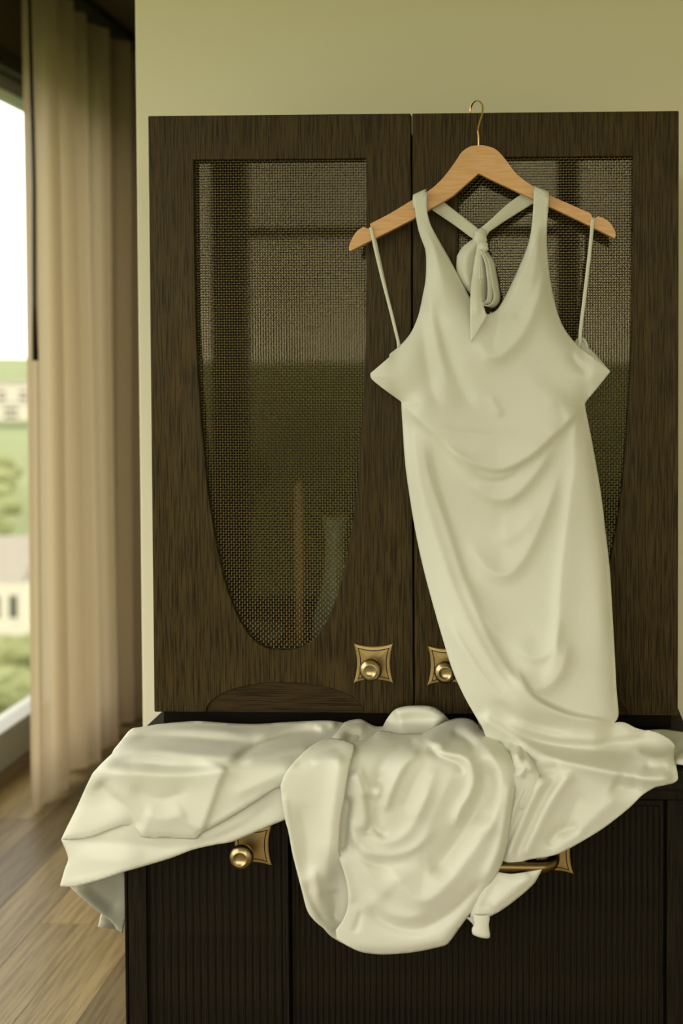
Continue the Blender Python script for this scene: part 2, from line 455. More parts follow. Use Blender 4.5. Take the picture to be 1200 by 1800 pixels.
# ------------------------------------------------------------------ display cabinet (upper)
ZB = EYE_Z-.584; ZT = ZB+1.0006           # door bottom and top
ZC = .740                                  # counter top
WD = .44
def knob_plate(parent, cx, cz, yf, s=.0335, root=None):
    """square plate with concave sides, a scored line and a turned knob"""
    def loop(s_, bulge):
        out = []
        cs = [(-1, 1), (1, 1), (1, -1), (-1, -1)]
        for i in range(4):
            a = np.array(cs[i], float); b = np.array(cs[(i+1) % 4], float)
            nrm = -(a+b)/np.linalg.norm(a+b)
            for k in range(10):
                t = k/10; out.append((a*(1-t)+b*t + nrm*bulge*4*t*(1-t))*s_)
        return np.array(out)
    bm = bmesh.new()
    lay = [(loop(s, .17), 0.0), (loop(s, .17), .0022), (loop(s*.955, .175), .0032), (loop(s*.80, .17), .0036), (loop(s*.785, .17), .0024), (loop(s*.755, .17), .0024), (loop(s*.74, .17), .0038)]
    rings = [[bm.verts.new((cx+p[0], yf-o, cz+p[1])) for p in lp] for lp, o in lay]
    n = len(rings[0])
    mats = []
    for r in range(len(rings)-1):
        for k in range(n):
            f = bm.faces.new((rings[r][k], rings[r][(k+1) % n], rings[r+1][(k+1) % n], rings[r+1][k]))
            f.material_index = 1 if r in (3, 4, 5) else 0
    c = bm.verts.new((cx, yf-.0046, cz))
    for k in range(n): bm.faces.new((rings[-1][k], rings[-1][(k+1) % n], c))
    me = bpy.data.meshes.new('knob_plate'); bmesh.ops.recalc_face_normals(bm, faces=bm.faces[:]); bm.to_mesh(me); bm.free()
    me.materials.append(M['brass']); me.materials.append(M['groove'])
    return link('knob_plate', me, None, parent)
def knob(parent, cx, cz, yf):
    bm = bmesh.new()
    lathe(bm, [(.0085, .003), (.0085, .006), (.0068, .008), (.0062, .013), (.0085, .016), (.0145, .0185), (.0182, .0225), (.0188, .0260), (.0178, .0295), (.0150, .0325), (.0112, .0345), (.0102, .0350), (.0098, .0345), (.0094, .0340), (.0055, .0322), (0, .0312)], cx, cz, yf)
    return obj('knob', bm, M['brassknob'], parent, smooth=True)

HW = [(280, 151.5), (450, 151), (560, 150), (620, 148.5), (700, 144.5), (760, 140.5), (850, 133), (900, 126.5), (950, 118.5), (1000, 108.5), (1040, 97.5), (1080, 82), (1100, 71.5), (1120, 57), (1132, 43), (1140, 26), (1143, 0)]
def panel_loop(cx):
    """rectangular top, long elliptical foot: half widths measured down the left hand door"""
    out = []
    zs = [at_y(490, p, 0)[2] for p, _ in HW]; sc = .302/2/151.5*.955
    hw = [h*sc for _, h in HW]
    L = spline([(-h, z) for h, z in zip(hw, zs)], 5)
    L[0] = (-hw[0], zs[0])
    R_ = [(-x, z) for x, z in L[::-1][1:]]
    return [(cx+x, z) for x, z in list(map(tuple, L))+R_], hw[0], zs[0], zs[-1]

def wire_mesh_data(hw0, ztop, zbot):
    pitch = .00442; r = .00072; amp = .00072
    zs = np.array([at_y(490, p, 0)[2] for p, _ in HW]); sc = .302/2/151.5*.955
    hws = np.array([h*sc for _, h in HW])
    half = lambda z: np.interp(-z, -zs, hws)+.004
    verts, faces = [], []
    def wire(pts):
        n0 = len(verts); k4 = 4
        P = np.array(pts); T = np.gradient(P, axis=0); T /= np.linalg.norm(T, axis=1)[:, None]
        Nv = np.array([0, 1., 0]) - T*T[:, 1:2]; Nv /= np.linalg.norm(Nv, axis=1)[:, None]
        Bv = np.cross(T, Nv)
        for i in range(len(P)):
            for k in range(k4):
                a = PI/4+k*PI/2
                verts.append(P[i]+(Nv[i]*math.cos(a)+Bv[i]*math.sin(a))*r)
        for i in range(len(P)-1):
            for k in range(k4):
                a = n0+i*k4+k; b = n0+i*k4+(k+1) % k4
                faces.append((a, b, b+k4, a+k4))
    nx = int(hw0/pitch)+1; nz = int((ztop-zbot)/pitch)+2
    zr = [ztop+.003-j*pitch for j in range(nz)]
    for i in range(-nx, nx+1):
        X = i*pitch; pts = []
        for j, z in enumerate(zr):
            if abs(X) <= half(z):
                s = 1 if (i+j) % 2 else -1
                pts.append((X, s*amp, z)); pts.append((X, s*amp*.2, z-pitch*.38))
        if len(pts) > 4: wire(pts)
    for j, z in enumerate(zr):
        if z < zbot-.002: continue
        h = half(z); pts = []
        for i in range(-nx, nx+1):
            X = i*pitch
            if abs(X) <= h:
                s = -1 if (i+j) % 2 else 1
                pts.append((X-pitch*.3, s*amp*.7, z)); pts.append((X+pitch*.3, s*amp*.7, z))
        if len(pts) > 4: wire(pts)
    me = bpy.data.meshes.new('wire_mesh'); me.from_pydata([tuple(v) for v in verts], [], faces); me.materials.append(M['wire'])
    return me

def display_cabinet():
    root = empty('display_cabinet', (0, .18, ZC))
    car = boxes('carcass', [(-.432, -.414, .022, .355, ZC, ZT-.03), (.414, .432, .022, .355, ZC, ZT-.03), (-.414, .414, .022, .355, ZT-.048, ZT-.03), (-.414, .414, .345, .355, ZC, ZT-.048),
                          (-.414, .414, .022, .345, ZC, ZC+.045), (-.414, .414, .026, .04, ZT-.075, ZT-.048)], M['wooddk']); child(car, root)
    sh = boxes('shelf', [(-.413, .413, .06, .344, ZB+.50, ZB+.518)], M['wooddk'], bev=.001); child(sh, root)
    lp0, hw0, zt_, zb_ = panel_loop(0)
    wm = wire_mesh_data(hw0, zt_, zb_)
    for s in (-1, 1):
        cx = s*WD/2 + (0 if s < 0 else .0005)
        x0, x1 = (-WD, -.0013) if s < 0 else (.0013, WD)
        hole, _, _, _ = panel_loop(cx)
        # door outline with the shallow arch cut in its foot
        ax = cx+.002; aw, ah = .133, .050
        arch = [(ax+aw*math.cos(a), ZB+.0015+ah*math.sin(a)) for a in np.linspace(0, PI, 33)]
        out = [(x0, ZB), (x0, ZT), (x1, ZT), (x1, ZB)] + [(ax+aw, ZB)] + arch[1:-1] + [(ax-aw, ZB)]
        bm = bmesh.new(); plate_from_loops(bm, [out, hole], 0, .021)
        d = obj('door', bm, M['wood']); bevel(d, .0012, 1); child(d, root)
        bm = bmesh.new(); plate_from_loops(bm, [[(ax+aw, ZB)] + arch[1:-1] + [(ax-aw, ZB)]], .0035, .020)
        obj('arch_panel', bm, M['woodx'], d)
        o = link('wire_mesh', wm, None, d); o.location = (cx, .0080, 0); o['kind'] = 'stuff'
        quad('glass_pane', [(cx-hw0-.006, .0145, zb_-.006), (cx+hw0+.006, .0145, zb_-.006), (cx+hw0+.006, .0145, zt_+.006), (cx-hw0-.006, .0145, zt_+.006)], M['glass'], d)
        kx, kz = (-.0672, ZB+.086) if s < 0 else (.0565, ZB+.083)
        knob_plate(d, kx, kz, 0); knob(d, kx-.001, kz-.004, 0)
    tag(root, 'dark oak display cabinet with woven wire panelled doors on the sideboard', 'cabinet')
display_cabinet()

# pieces added inside to stand in for room reflections in the door glass
def inside_things():
    M['celadon'] = plain('celadon_glaze', (.62, .70, .50), .25, bump=.05)
    M['amber'] = plain('amber_wax', (.75, .40, .16), .5, bump=.05)
    def turned(name, px, py, prof, mat, label, cat, base_z=None):
        p = at_y(px, py, .16); bm = bmesh.new()
        n = 28; rings = []
        for r_, h in prof: rings.append([bm.verts.new((p[0]+r_*math.cos(2*PI*k/n), .16+r_*math.sin(2*PI*k/n), base_z+h)) for k in range(n)])
        for a, b in zip(rings, rings[1:]):
            for k in range(n): bm.faces.new((a[k], a[(k+1) % n], b[(k+1) % n], b[k]))
        bm.faces.new(rings[0][::-1]); bm.faces.new(rings[-1])
        tag(obj(name, bm, mat, smooth=True), label, cat)
    fl_z = ZC+.046
    turned('vase', 590, 1100, [(.035, 0), (.045, .05), (.04, .11), (.022, .17), (.018, .24), (.024, .29), (.02, .29)], M['celadon'], 'pale green vase added behind the wire panel in place of a reflection', 'vase', fl_z)
    turned('bowl', 440, 1100, [(.025, 0), (.03, .01), (.055, .05), (.062, .08), (.056, .078), (.03, .02)], M['celadon'], 'pale green bowl added behind the wire panel in place of a reflection', 'bowl', fl_z)
    turned('candle', 525, 900, [(.019, 0), (.018, .01), (.008, .02), (.008, .17), (.011, .18), (.010, .19), (.009, .34), (.004, .352)], M['amber'], 'slim amber candle on a stick added behind the wire panel in place of a reflection', 'candle', fl_z)
inside_things()

# ------------------------------------------------------------------ sideboard (lower)
YT, YF = -.160, -.140            # counter edge, body front
XL, XR = -.458, .458
def sideboard():
    root = empty('sideboard', (0, .1, 0))
    top = boxes('counter_top', [(XL, XR, YT, .355, ZC-.032, ZC)], M['woodlow']); bevel(top, .004, 3); child(top, root)
    bx0, bx1 = -.436, .436; zb = .06; zt = ZC-.032
    body = boxes('body', [(bx0, bx1, YF+.022, .355, zb, zt), (bx0, bx1, YF, YF+.022, zt-.022, zt), (bx1-.032, bx1, YF, YF+.022, zb, zt-.022), (bx0, bx0+.004, YF, YF+.022, zb, zt-.022)], M['woodlow']); bevel(body, .0015, 1); child(body, root)
    plinth = boxes('plinth', [(bx0+.03, bx1-.03, YF+.05, .35, 0, zb)], M['wooddk']); child(plinth, root)
    xs = at_y(508, 1600, YF)[0]
    zt2 = zt-.022-.005
    d = boxes('door', [(bx0+.006, xs-.0015, YF+.008, YF+.022, zb+.004, zt2), (bx0+.006, bx0+.034, YF+.001, YF+.008, zb+.004, zt2), (xs-.010, xs-.0015, YF+.001, YF+.008, zb+.004, zt2)], M['woodlow']); child(d, root)
    dr = boxes('drawer', [(xs+.0015, bx1-.036, YF+.010, YF+.022, zb+.004, zt2)], M['woodlow']); bevel(dr, .001, 1); child(dr, root)
    def reeds(x0, x1, z0, z1, pitch, par, y):
        n = int(round((x1-x0)/pitch)); pw = (x1-x0)/n
        bm = bmesh.new()
        prof = [(-.46, 0), (-.36, -.55), (-.15, -.95), (.15, -.95), (.36, -.55), (.46, 0)]
        a = [bm.verts.new((p[0]*pw, p[1]*.0022, z0)) for p in prof]; b = [bm.verts.new((p[0]*pw, p[1]*.0022, z1)) for p in prof]
        for k in range(len(prof)-1): bm.faces.new((a[k], a[k+1], b[k+1], b[k]))
        bm.faces.new(a[::-1]); bm.faces.new(b)
        me = bpy.data.meshes.new('reed'); bmesh.ops.recalc_face_normals(bm, faces=bm.faces[:]); bm.to_mesh(me); bm.free(); me.materials.append(M['woodlow'])
        for k in range(n):
            o = link('reed', me, None, par); o.location = (x0+(k+.5)*pw, y, 0)
    reeds(bx0+.036, xs-.012, zb+.008, zt2-.004, .0115, d, YF+.008)
    reeds(xs+.006, bx1-.042, zb+.010, zt2-.008, .0092, dr, YF+.010)
    kp = at_y(437, 1490, YF)
    knob_plate(d, kp[0]+.004, kp[2]+.003, YF+.004, .0318); knob(d, kp[0]-.004, kp[2]-.002, YF+.001)
    hp = at_y(972, 1503, YF); hl = at_y(742, 1503, YF)
    for q in (hp, hl): knob_plate(dr, q[0], hp[2], YF+.006, .031).name = 'handle_plate'
    bm = bmesh.new()
    zz = hp[2]; xa, xb = hl[0], hp[0]
    pts = [(xa, YF+.004, zz+.002), (xa, YF-.012, zz+.001), (xa+.004, YF-.023, zz-.002), (xa+.016, YF-.030, zz-.003)] + [(xa+.016+(xb-xa-.032)*k/8, YF-.031, zz-.003) for k in range(1, 8)] + [(xb-.016, YF-.030, zz-.003), (xb-.004, YF-.023, zz-.002), (xb, YF-.012, zz+.001), (xb, YF+.004, zz+.002)]
    tube(bm, spline(pts, 4), .0098, 18)
    obj('handle', bm, M['brassdk'], dr, smooth=True)
    tag(root, 'dark oak sideboard with reeded fronts standing on the wooden floor', 'sideboard')
sideboard()

# ------------------------------------------------------------------ coat hanger
HY = -.034
def hanger():
    root = empty('clothes_hanger', tuple(at_y(841, 300, HY)))
    xc = at_y(841, 300, HY)[0]
    up_l = [(841,257),(827,259),(812,269),(800,287),(783,310),(767,327),(750,340),(725,354),(688,377),(656,394),(653,396)]
    no_l = [(653.5,401),(649,404),(645,402.5)]
    tip_l = [(642,401),(631,408),(622,421),(617,434),(616.5,442)]
    lo_l = [(619,443),(642,431),(725,388),(796,346),(841,306)]
    up_r = [(841,257),(850,257),(867,262),(879,271),(892,287),(908,308),(933,327),(962,344),(1000,361),(1035,377)]
    no_r = [(1038,380),(1040,385),(1046,385.5),(1049,383)]
    tip_r = [(1052,383),(1067,391),(1077,404),(1080.5,416)]
    lo_r = [(1078,421),(1017,390),(933,350),(871,321),(841,306)]
    for nm, parts in (('arm', (up_l, no_l, tip_l, lo_l)), ('arm', (up_r, no_r, tip_r, lo_r))):
        a = np.concatenate([spline(parts[0], 4), np.array(parts[1], float), spline(parts[2], 4), np.array(parts[3], float)])
        lp = []
        for p in a[:-1] if True else a:
            q = at_y(p[0], p[1], HY); lp.append((q[0], q[2]))
        q = at_y(841, 306, HY); lp.append((q[0], q[2]))
        # drop repeated neighbours
        cl = [lp[0]]
        for p in lp[1:]:
            if math.hypot(p[0]-cl[-1][0], p[1]-cl[-1][1]) > 2e-4: cl.append(p)
        bm = bmesh.new(); plate_from_loops(bm, [cl], HY-.0065, HY+.0065)
        for v in bm.verts: v.co.y -= .05*abs(v.co.x-xc)
        o = obj(nm, bm, M['hanger']); bevel(o, .0022, 3); child(o, root)
    # gold hook looped over the top edge of the door
    b0 = at_y(841, 262, HY)
    pts = [b0, at_y(841, 240, HY), at_y(840, 228, HY+.001), at_y(843, 214, HY+.003), at_y(847, 202, HY+.008), at_y(848, 192, -.018), at_y(847, 184, -.008), at_y(842, 178.5, .004), at_y(835, 177.5, .018), at_y(829, 184, .028), at_y(826.5, 194, .0315), at_y(826.5, 204, .031)]
    bm = bmesh.new(); tube(bm, spline(pts, 6), .0016, 10)
    o = obj('hook', bm, M['gold'], smooth=True); child(o, root)
    tag(root, 'light wooden clothes hanger with a gold hook on the cabinet door', 'hanger')
hanger()

# ------------------------------------------------------------------ the dress
def poly_inside(P, poly):
    x, y = P[:, 0], P[:, 1]; ins = np.zeros(len(P), bool)
    a = poly; b = np.roll(poly, -1, 0)
    for (x0, y0), (x1, y1) in zip(a, b):
        if y0 == y1: continue
        c = ((y0 > y) != (y1 > y)) & (x < (x1-x0)*(y-y0)/(y1-y0)+x0)
        ins ^= c
    return ins
def seg_dist(P, pl, closed=False):
    """distance, signed side and position along a polyline"""
    A = pl if closed else pl[:-1]; B = np.roll(pl, -1, 0) if closed else pl[1:]
    best = np.full(len(P), 1e9); side = np.zeros(len(P)); par = np.zeros(len(P))
    L = np.linalg.norm(B-A, axis=1); cum = np.concatenate([[0], np.cumsum(L)]); tot = cum[-1]
    for i in range(len(A)):
        d = B[i]-A[i]; l2 = d@d
        if l2 < 1e-12: continue
        r = P-A[i]; t = np.clip((r@d)/l2, 0, 1)
        q = r-t[:, None]*d; ds = np.hypot(q[:, 0], q[:, 1])
        mk = ds < best
        best[mk] = ds[mk]; side[mk] = (d[0]*r[:, 1]-d[1]*r[:, 0])[mk]; par[mk] = ((cum[i]+t*L[i])/tot)[mk]
    return best, side, par
def relief(P, folds):
    """folds: (points, height mm, width to the left of travel px, width to the right px[, taper])"""
    h = np.zeros(len(P))
    for f in folds:
        pts, amp, wl, wr = f[:4]; tp = f[4] if len(f) > 4 else .22
        pl = spline(pts, 5)
        pad = 3*max(wl, wr)
        lo = pl.min(0)-pad; hi = pl.max(0)+pad
        mk = (P[:, 0] > lo[0]) & (P[:, 0] < hi[0]) & (P[:, 1] > lo[1]) & (P[:, 1] < hi[1])
        if not mk.any(): continue
        d, s, u = seg_dist(P[mk], pl)
        wv = np.where(s > 0, wr, wl)
        e = np.ones_like(u)
        if tp > 0:
            e = np.clip(np.minimum(u, 1-u)/tp, 0, 1); e = e*e*(3-2*e)
        h[mk] += amp*.001*e*np.exp(-(d/wv)**1.45)
    return h
def sstep(a, b, x):
    t = np.clip((x-a)/(b-a), 0, 1); return t*t*(3-2*t)
def dens(outline, step):
    out = []
    n = len(outline)
    for i in range(n):
        a, b = outline[i], outline[(i+1) % n]
        k = max(1, int(round(np.linalg.norm(b-a)/step)))
        for j in range(k): out.append(a+(b-a)*j/k)
    return np.array(out)
def outline(*chunks):
    """each chunk is smoothed on its own, corners stay between chunks"""
    return np.concatenate([spline(c, 6) if len(c) > 2 else np.array(c, float) for c in chunks])
def cloth(name, out, depth, mat, parent, step=4.0, folds=(), edge=None, thick=.0012, smooth_it=1, ew=None):
    """A cloth piece. out: outline in photo pixels; depth(P) gives the distance along the view axis of the
    undisturbed cloth for every outline/grid point; folds raise it towards the viewer; edge=(mm, px) rolls the border back."""
    ol = dens(out, step)
    # clean repeats
    keep = [0]
    for i in range(1, len(ol)):
        if np.linalg.norm(ol[i]-ol[keep[-1]]) > step*.3: keep.append(i)
    ol = ol[keep]
    lo, hi = ol.min(0), ol.max(0)
    gx, gy = np.meshgrid(np.arange(lo[0], hi[0], step), np.arange(lo[1], hi[1], step*.866))
    gx = gx + (np.arange(gx.shape[0]) % 2)[:, None]*step*.5
    G = np.stack([gx.ravel(), gy.ravel()], 1)
    G = G[poly_inside(G, ol)]
    d, _, _ = seg_dist(G, ol, True)
    G = G[d > step*.55]
    P = np.concatenate([ol, G])
    n = len(ol)
    r = delaunay_2d_cdt([Vector(p) for p in P], [], [list(range(n))], 1, 1e-5)
    V = np.array([tuple(v) for v in r[0]]); F = [tuple(f) for f in r[2]]
    dep = depth(V)
    h = relief(V, folds)
    if edge:
        ed, _, _ = seg_dist(V, ol, True)
        h -= edge[0]*.001*np.exp(-(ed/edge[1])**1.3)*(1 if ew is None else ew(V))
    # light smoothing of the relief over the mesh
    if smooth_it:
        E = np.array([(f[a], f[(a+1) % 3]) for f in F for a in range(3)])
        for _ in range(smooth_it):
            acc = np.zeros(len(V)); cnt = np.zeros(len(V))
            np.add.at(acc, E[:, 0], h[E[:, 1]]); np.add.at(cnt, E[:, 0], 1)
            np.add.at(acc, E[:, 1], h[E[:, 0]]); np.add.at(cnt, E[:, 1], 1)
            h = .5*h+.5*acc/np.maximum(cnt, 1)
    dr = rays(V[:, 0], V[:, 1])
    W = CAM + dr*(dep-h)[:, None]
    me = bpy.data.meshes.new(name); me.from_pydata([tuple(p) for p in W], [], F)
    me.polygons.foreach_set('use_smooth', [True]*len(me.polygons))
    me.update()
    o = link(name, me, mat); child(o, parent)
    if thick:
        sd = o.modifiers.new('thickness', 'SOLIDIFY'); sd.thickness = thick; sd.offset = 0
    return o
def y_plane(P, y):
    d = rays(P[:, 0], P[:, 1]); return (y-CAM[1])/d[:, 1]
def z_plane(P, z):
    d = rays(P[:, 0], P[:, 1]); return (z-CAM[2])/d[:, 2]
def smax(a, b, k):
    return .5*(a+b+np.sqrt((a-b)**2+k*k))
def drape(P, lift=.010, fwd=.012, k=.035, left=0.0):
    """lies on the counter, rolls over its edge and hangs down the front"""
    t = -smax(-z_plane(P, ZC+lift), -y_plane(P, -.026), .015)      # piles up in front of the cabinet doors
    f = y_plane(P, YT-fwd)
    dp = smax(t, f, k)
    return dp

dress = empty('satin_dress', tuple(at_y(850, 1260, -.05)))
tag(dress, 'ivory satin halter neck dress on the hanger with its train over the sideboard', 'dress')

right_folds = [
    ([(838,1258),(880,1282),(920,1306),(960,1328),(1010,1343),(1080,1359),(1140,1369),(1187,1367)], 17, 14, 13, .06),
    ([(880,1262),(920,1280),(970,1294),(1040,1300),(1100,1292),(1140,1287)], 12, 12, 9, .15),
    ([(860,1225),(900,1255),(950,1275),(1010,1285)], -6, 9, 9, .2),
    ([(900,1290),(980,1312),(1060,1322),(1130,1325)], -9, 11, 12, .2),
    ([(1110,1318),(1145,1330),(1175,1328),(1185,1312)], 9, 8, 10, .2),
    ([(1130,1345),(1150,1350),(1175,1346)], -5, 8, 8, .2),
    ([(1075,1372),(1105,1385),(1130,1378)], -12, 16, 16, .25),
    ([(1010,1352),(985,1380),(960,1420),(935,1470),(915,1512)], 11, 14, 10, .12),
    ([(985,1362),(960,1395),(935,1445),(905,1510)], -9, 8, 9, .15),
    ([(968,1360),(940,1395),(915,1450),(885,1520)], 10, 10, 10, .15),
    ([(940,1378),(918,1420),(895,1475),(878,1528)], -8, 7, 8, .15),
    ([(930,1370),(905,1420),(880,1480),(868,1525)], 8, 8, 10, .15),
    ([(945,1368),(955,1355),(985,1350)], -9, 12, 12, .2),
    ([(962,1490),(975,1468),(1000,1455),(1020,1456)], -9, 8, 10, .15),
    ([(960,1505),(985,1490),(1010,1470),(1050,1430),(1090,1395)], 5, 16, 14, .15),
    ([(1020,1390),(1005,1430),(985,1475)], -5, 14, 16, .2),
]
# --- front: halter straps, bodice, skirt
front_out = outline(
    [(727,348),(732,343),(741,339),(750,337.5)],
    [(750,340),(750,356),(751,374),(757,396),(770,421),(786,449),(801,477),(814,502),(830,530),(845,547),(855,552.5)],
    [(859,552.5),(873,545),(886,525),(901,495),(916,461),(928,430),(934,400),(937,362),(938,335)],
    [(940,332.5),(950,333),(964,342)],
    [(964.5,346),(962,382),(960.5,420),(963,461),(968,500),(978,545),(991,577),(1010,602),(1031,620),(1055,637),(1071,651)],
    [(1072.5,653),(1051,680),(1036,698),(1029,707)],
    [(1027.5,710),(1031,731),(1036,756),(1046,810),(1056,870),(1063,930),(1071,1000),(1076,1080),(1080,1150),(1083,1210),(1086.5,1250),(1085,1262),(1079,1271)],
    [(1080,1270.5),(1088,1269),(1100,1271),(1116,1279),(1133,1284)],
    [(1140,1283.5),(1160,1290),(1178,1301),(1186,1311)],
    [(1185,1318),(1184,1332),(1188,1347),(1191,1364),(1190,1371),(1184,1376)],
    [(1178,1377.5),(1160,1381.5),(1148,1385),(1128,1398),(1104,1421),(1062,1454),(1020,1480),(984,1499),(960,1506),(938,1509)],
    [(932,1510),(922,1513),(905,1522),(886,1531),(872,1536)],
    [(850,1530),(840,1480),(850,1400),(862,1335),(850,1285),(840,1266)],
    [(834,1256),(815,1222),(795,1177),(778,1122),(765,1077),(750,1022),(738,972),(728,922),(720,872),(713,822),(709,772),(706,722),(705.5,708)],
    [(704,705),(680,688),(656,669),(651,661)],
    [(651,656),(670,640),(690,622),(705,606),(722,585),(735,555),(743,520),(748,490),(749,455),(747,437)],
    [(746,434),(737,410),(731.5,385),(728,356)])
front_folds = [
    # empire ledge under the bust
    ([(706,708),(735,735),(762,758),(801,797),(850,820),(888,822),(934,798),(985,752),(1027,709)], 15, 80, 8, .10),
    ([(783,785),(815,836),(852,869),(879,878),(907,869),(943,829),(982,770)], 11, 34, 10, .2),
    ([(775,772),(800,800),(826,824),(850,836),(880,838),(915,825)], 5, 9, 5, .25),
    ([(800,812),(822,842),(846,852)], -4, 6, 6, .3),
    ([(861,936),(888,947),(922,925),(950,880)], 5, 26, 14, .3),
    ([(815,925),(842,982),(866,1007),(892,1009),(915,988),(942,940),(968,875),(988,800)], 10, 26, 13, .25),
    ([(815,1010),(850,1080),(885,1120)], 6, 26, 14, .3),
    ([(893,1122),(925,1152),(952,1156),(972,1134),(985,1080)], 7, 26, 10, .25),
    ([(885,1172),(930,1205),(958,1208),(985,1180),(1000,1120)], 10, 30, 12, .25),
    # long folds down the sides
    ([(716,735),(727,800),(739,860),(765,942),(795,1030),(832,1112),(872,1182),(922,1240),(980,1272)], 10, 14, 34, .12),
    ([(736,745),(752,830),(785,930),(822,1040),(868,1140),(925,1219),(990,1255),(1060,1272)], 8, 9, 24, .15),
    ([(757,770),(772,850),(800,930)], -4, 9, 9, .3),
    ([(780,1075),(815,1140),(860,1205),(915,1255),(960,1275)], 7, 9, 12, .2),
    ([(1018,745),(1004,856),(992,948),(983,1035),(979,1125),(972,1172),(950,1204)], 11, 36, 10, .15),
    ([(1024,745),(1035,860),(1050,960),(1058,1060),(1062,1180)], 4, 20, 22, .2),
    ([(1018,722),(1008,770),(1000,830)], 4, 5, 6, .3),
    ([(1028,724),(1046,820),(1063,940),(1072,1060),(1077,1180),(1080,1250)], -3.2, 3.5, 3.5, .1),
    ([(712,725),(722,790),(729,850)], -3.5, 4, 4, .25),
    # bodice drapery
    ([(738,505),(741,560),(748,620),(758,680),(775,730)], -8, 16, 18, .2),
    ([(762,520),(776,580),(795,640),(815,690),(838,725)], -9, 15, 24, .2),
    ([(750,500),(760,560),(772,620),(787,680)], 4, 10, 10, .2),
    ([(838,585),(852,618),(868,628),(892,615),(922,578),(945,520),(955,455)], 9, 30, 14, .2),
    ([(946,395),(930,448),(909,500),(888,535),(866,556),(848,565)], 8, 9, 13, .12),
    ([(900,566),(932,524),(950,470)], -5, 10, 10, .2),
    ([(1000,615),(1015,640),(1040,660)], -6, 6, 9, .25),
    ([(862,690),(870,715),(885,735)], 4, 8, 10, .3),
    ([(975,700),(990,735),(975,765)], -4, 14, 14, .3),
    ([(705,706),(722,709),(740,704)], -2.4, 3.5, 3.5, .2),
    ([(1027,706),(1008,710),(990,708)], -2.4, 3.5, 3.5, .2),
    ([(740,750),(800,760),(860,765),(930,760)], 3, 8, 14, .3),
]
def sweep_depth(P):
    heap = y_plane(P, -.112+.12*sstep(1040, 1130, P[:, 0]))
    return -smax(-drape(P, .018, .016, .035), -heap, .02)
def front_depth(P):
    y = -.060 - .050*sstep(900, 1240, P[:, 1]) - .018*sstep(380, 620, P[:, 1])
    y = y + .004*(1-sstep(340, 420, P[:, 1]))
    q = P[:, 1]-(1215+(P[:, 0]-836)*.21)
    w = sstep(0, 60, q)
    return (1-w)*y_plane(P, y) + w*(sweep_depth(P))
def front_edge(P):
    q = P[:, 1]-(1215+(P[:, 0]-836)*.2)
    tip = sstep(705, 675, P[:, 0])+sstep(1020, 1045, P[:, 0])*sstep(720, 690, P[:, 1])
    return sstep(370, 450, P[:, 1])*(1-.8*sstep(0, 50, q))*(1-.6*tip)
front_folds += right_folds + [
    # where the skirt's left side wraps across and away to the right
    ([(905,1170),(925,1210),(945,1232),(978,1250),(1013,1260.5),(1050,1266),(1083,1269)], 12, 3.5, 30, .22),
]
cloth('front', front_out, front_depth, M['satin'], dress, 3.3, front_folds, edge=(20, 17), ew=front_edge)

# --- back of bodice and skirt, closing the tube
back_out = outline(
    [(684,630),(685,622),(694,615),(702,607)],
    [(704,612),(780,640),(860,650),(950,635),(1006,607)],
    [(1010,602),(1018,596.5),(1027,600),(1034,611),(1047,624),(1070,650)],
    [(1068,655),(1024,706)],
    [(1024,712),(1046,830),(1066,1000),(1076,1180),(1079,1235)],
    [(1000,1240),(900,1235),(830,1225)],
    [(822,1215),(780,1115),(730,920),(710,760),(710,708)],
    [(706,702),(660,668),(655,660)])
cloth('back', back_out, lambda P: y_plane(P, -.030-.028*sstep(950, 1240, P[:, 1])), M['satin_in'], dress, 9, [([(690,625),(720,640),(760,650)], 3, 5, 5), ([(1012,606),(1030,622),(1060,645)], 3, 4, 4)], edge=(-4, 12))

# --- halter ties behind, knot and bow
cloth('halter_strap', outline([(744,358),(752,344),(764,342),(772,348.5)], [(773,350),(790,363),(812,380),(837,399)], [(846,408),(840,422)], [(828,418),(800,397),(775,380),(752,364)]),
      lambda P: y_plane(P, -.024-.010*sstep(760, 840, P[:, 0])), M['satin_in'], dress, 4, [([(770,365),(800,385),(835,408)], 1.5, 6, 6)])
cloth('halter_strap', outline([(916,341),(925,335),(938,342),(940,356)], [(938,357),(912,373),(885,390),(860,407)], [(852,420),(842,410)], [(843,402),(862,386),(890,360),(915,342)]),
      lambda P: y_plane(P, -.024-.010*sstep(760, 840, 1688-P[:, 0])), M['satin_in'], dress, 4, [([(845,405),(875,385),(915,357)], 1.5, 6, 6)])
def lump(name, cx, cy, y, sx, sz, sy, seed):
    r = random.Random(seed); bm = bmesh.new()
    bmesh.ops.create_icosphere(bm, subdivisions=3, radius=1)
    p = at_y(cx, cy, y)
    for v in bm.verts:
        c = v.co.copy(); k = 1+.10*math.sin(c.z*7+c.x*4)+.05*math.sin(c.x*9)
        v.co = Vector((p[0]+c.x*sx*k, p[1]+c.y*sy, p[2]+c.z*sz*k))
    o = obj(name, bm, M['satin'], smooth=True); child(o, dress); return o
lump('knot', 843, 418, -.042, .0115, .0150, .010, 1)
lump('knot', 849, 435, -.048, .0085, .0095, .008, 2)
cloth('bow_loop', outline([(836,418),(826,424),(813,434),(805,446)], [(803,450),(802,470),(805,486),(813,500),(826,516),(838,528)], [(842,520),(846,490),(848,455),(846,430)]),
      lambda P: y_plane(P, -.046), M['satin'], dress, 3.5, [([(838,424),(822,445),(818,475),(826,508)], 5, 7, 9, .1), ([(842,430),(834,460),(834,500)], -3, 4, 5, .2), ([(828,424),(812,442),(808,470)], -2, 3, 3)], edge=(5, 5))
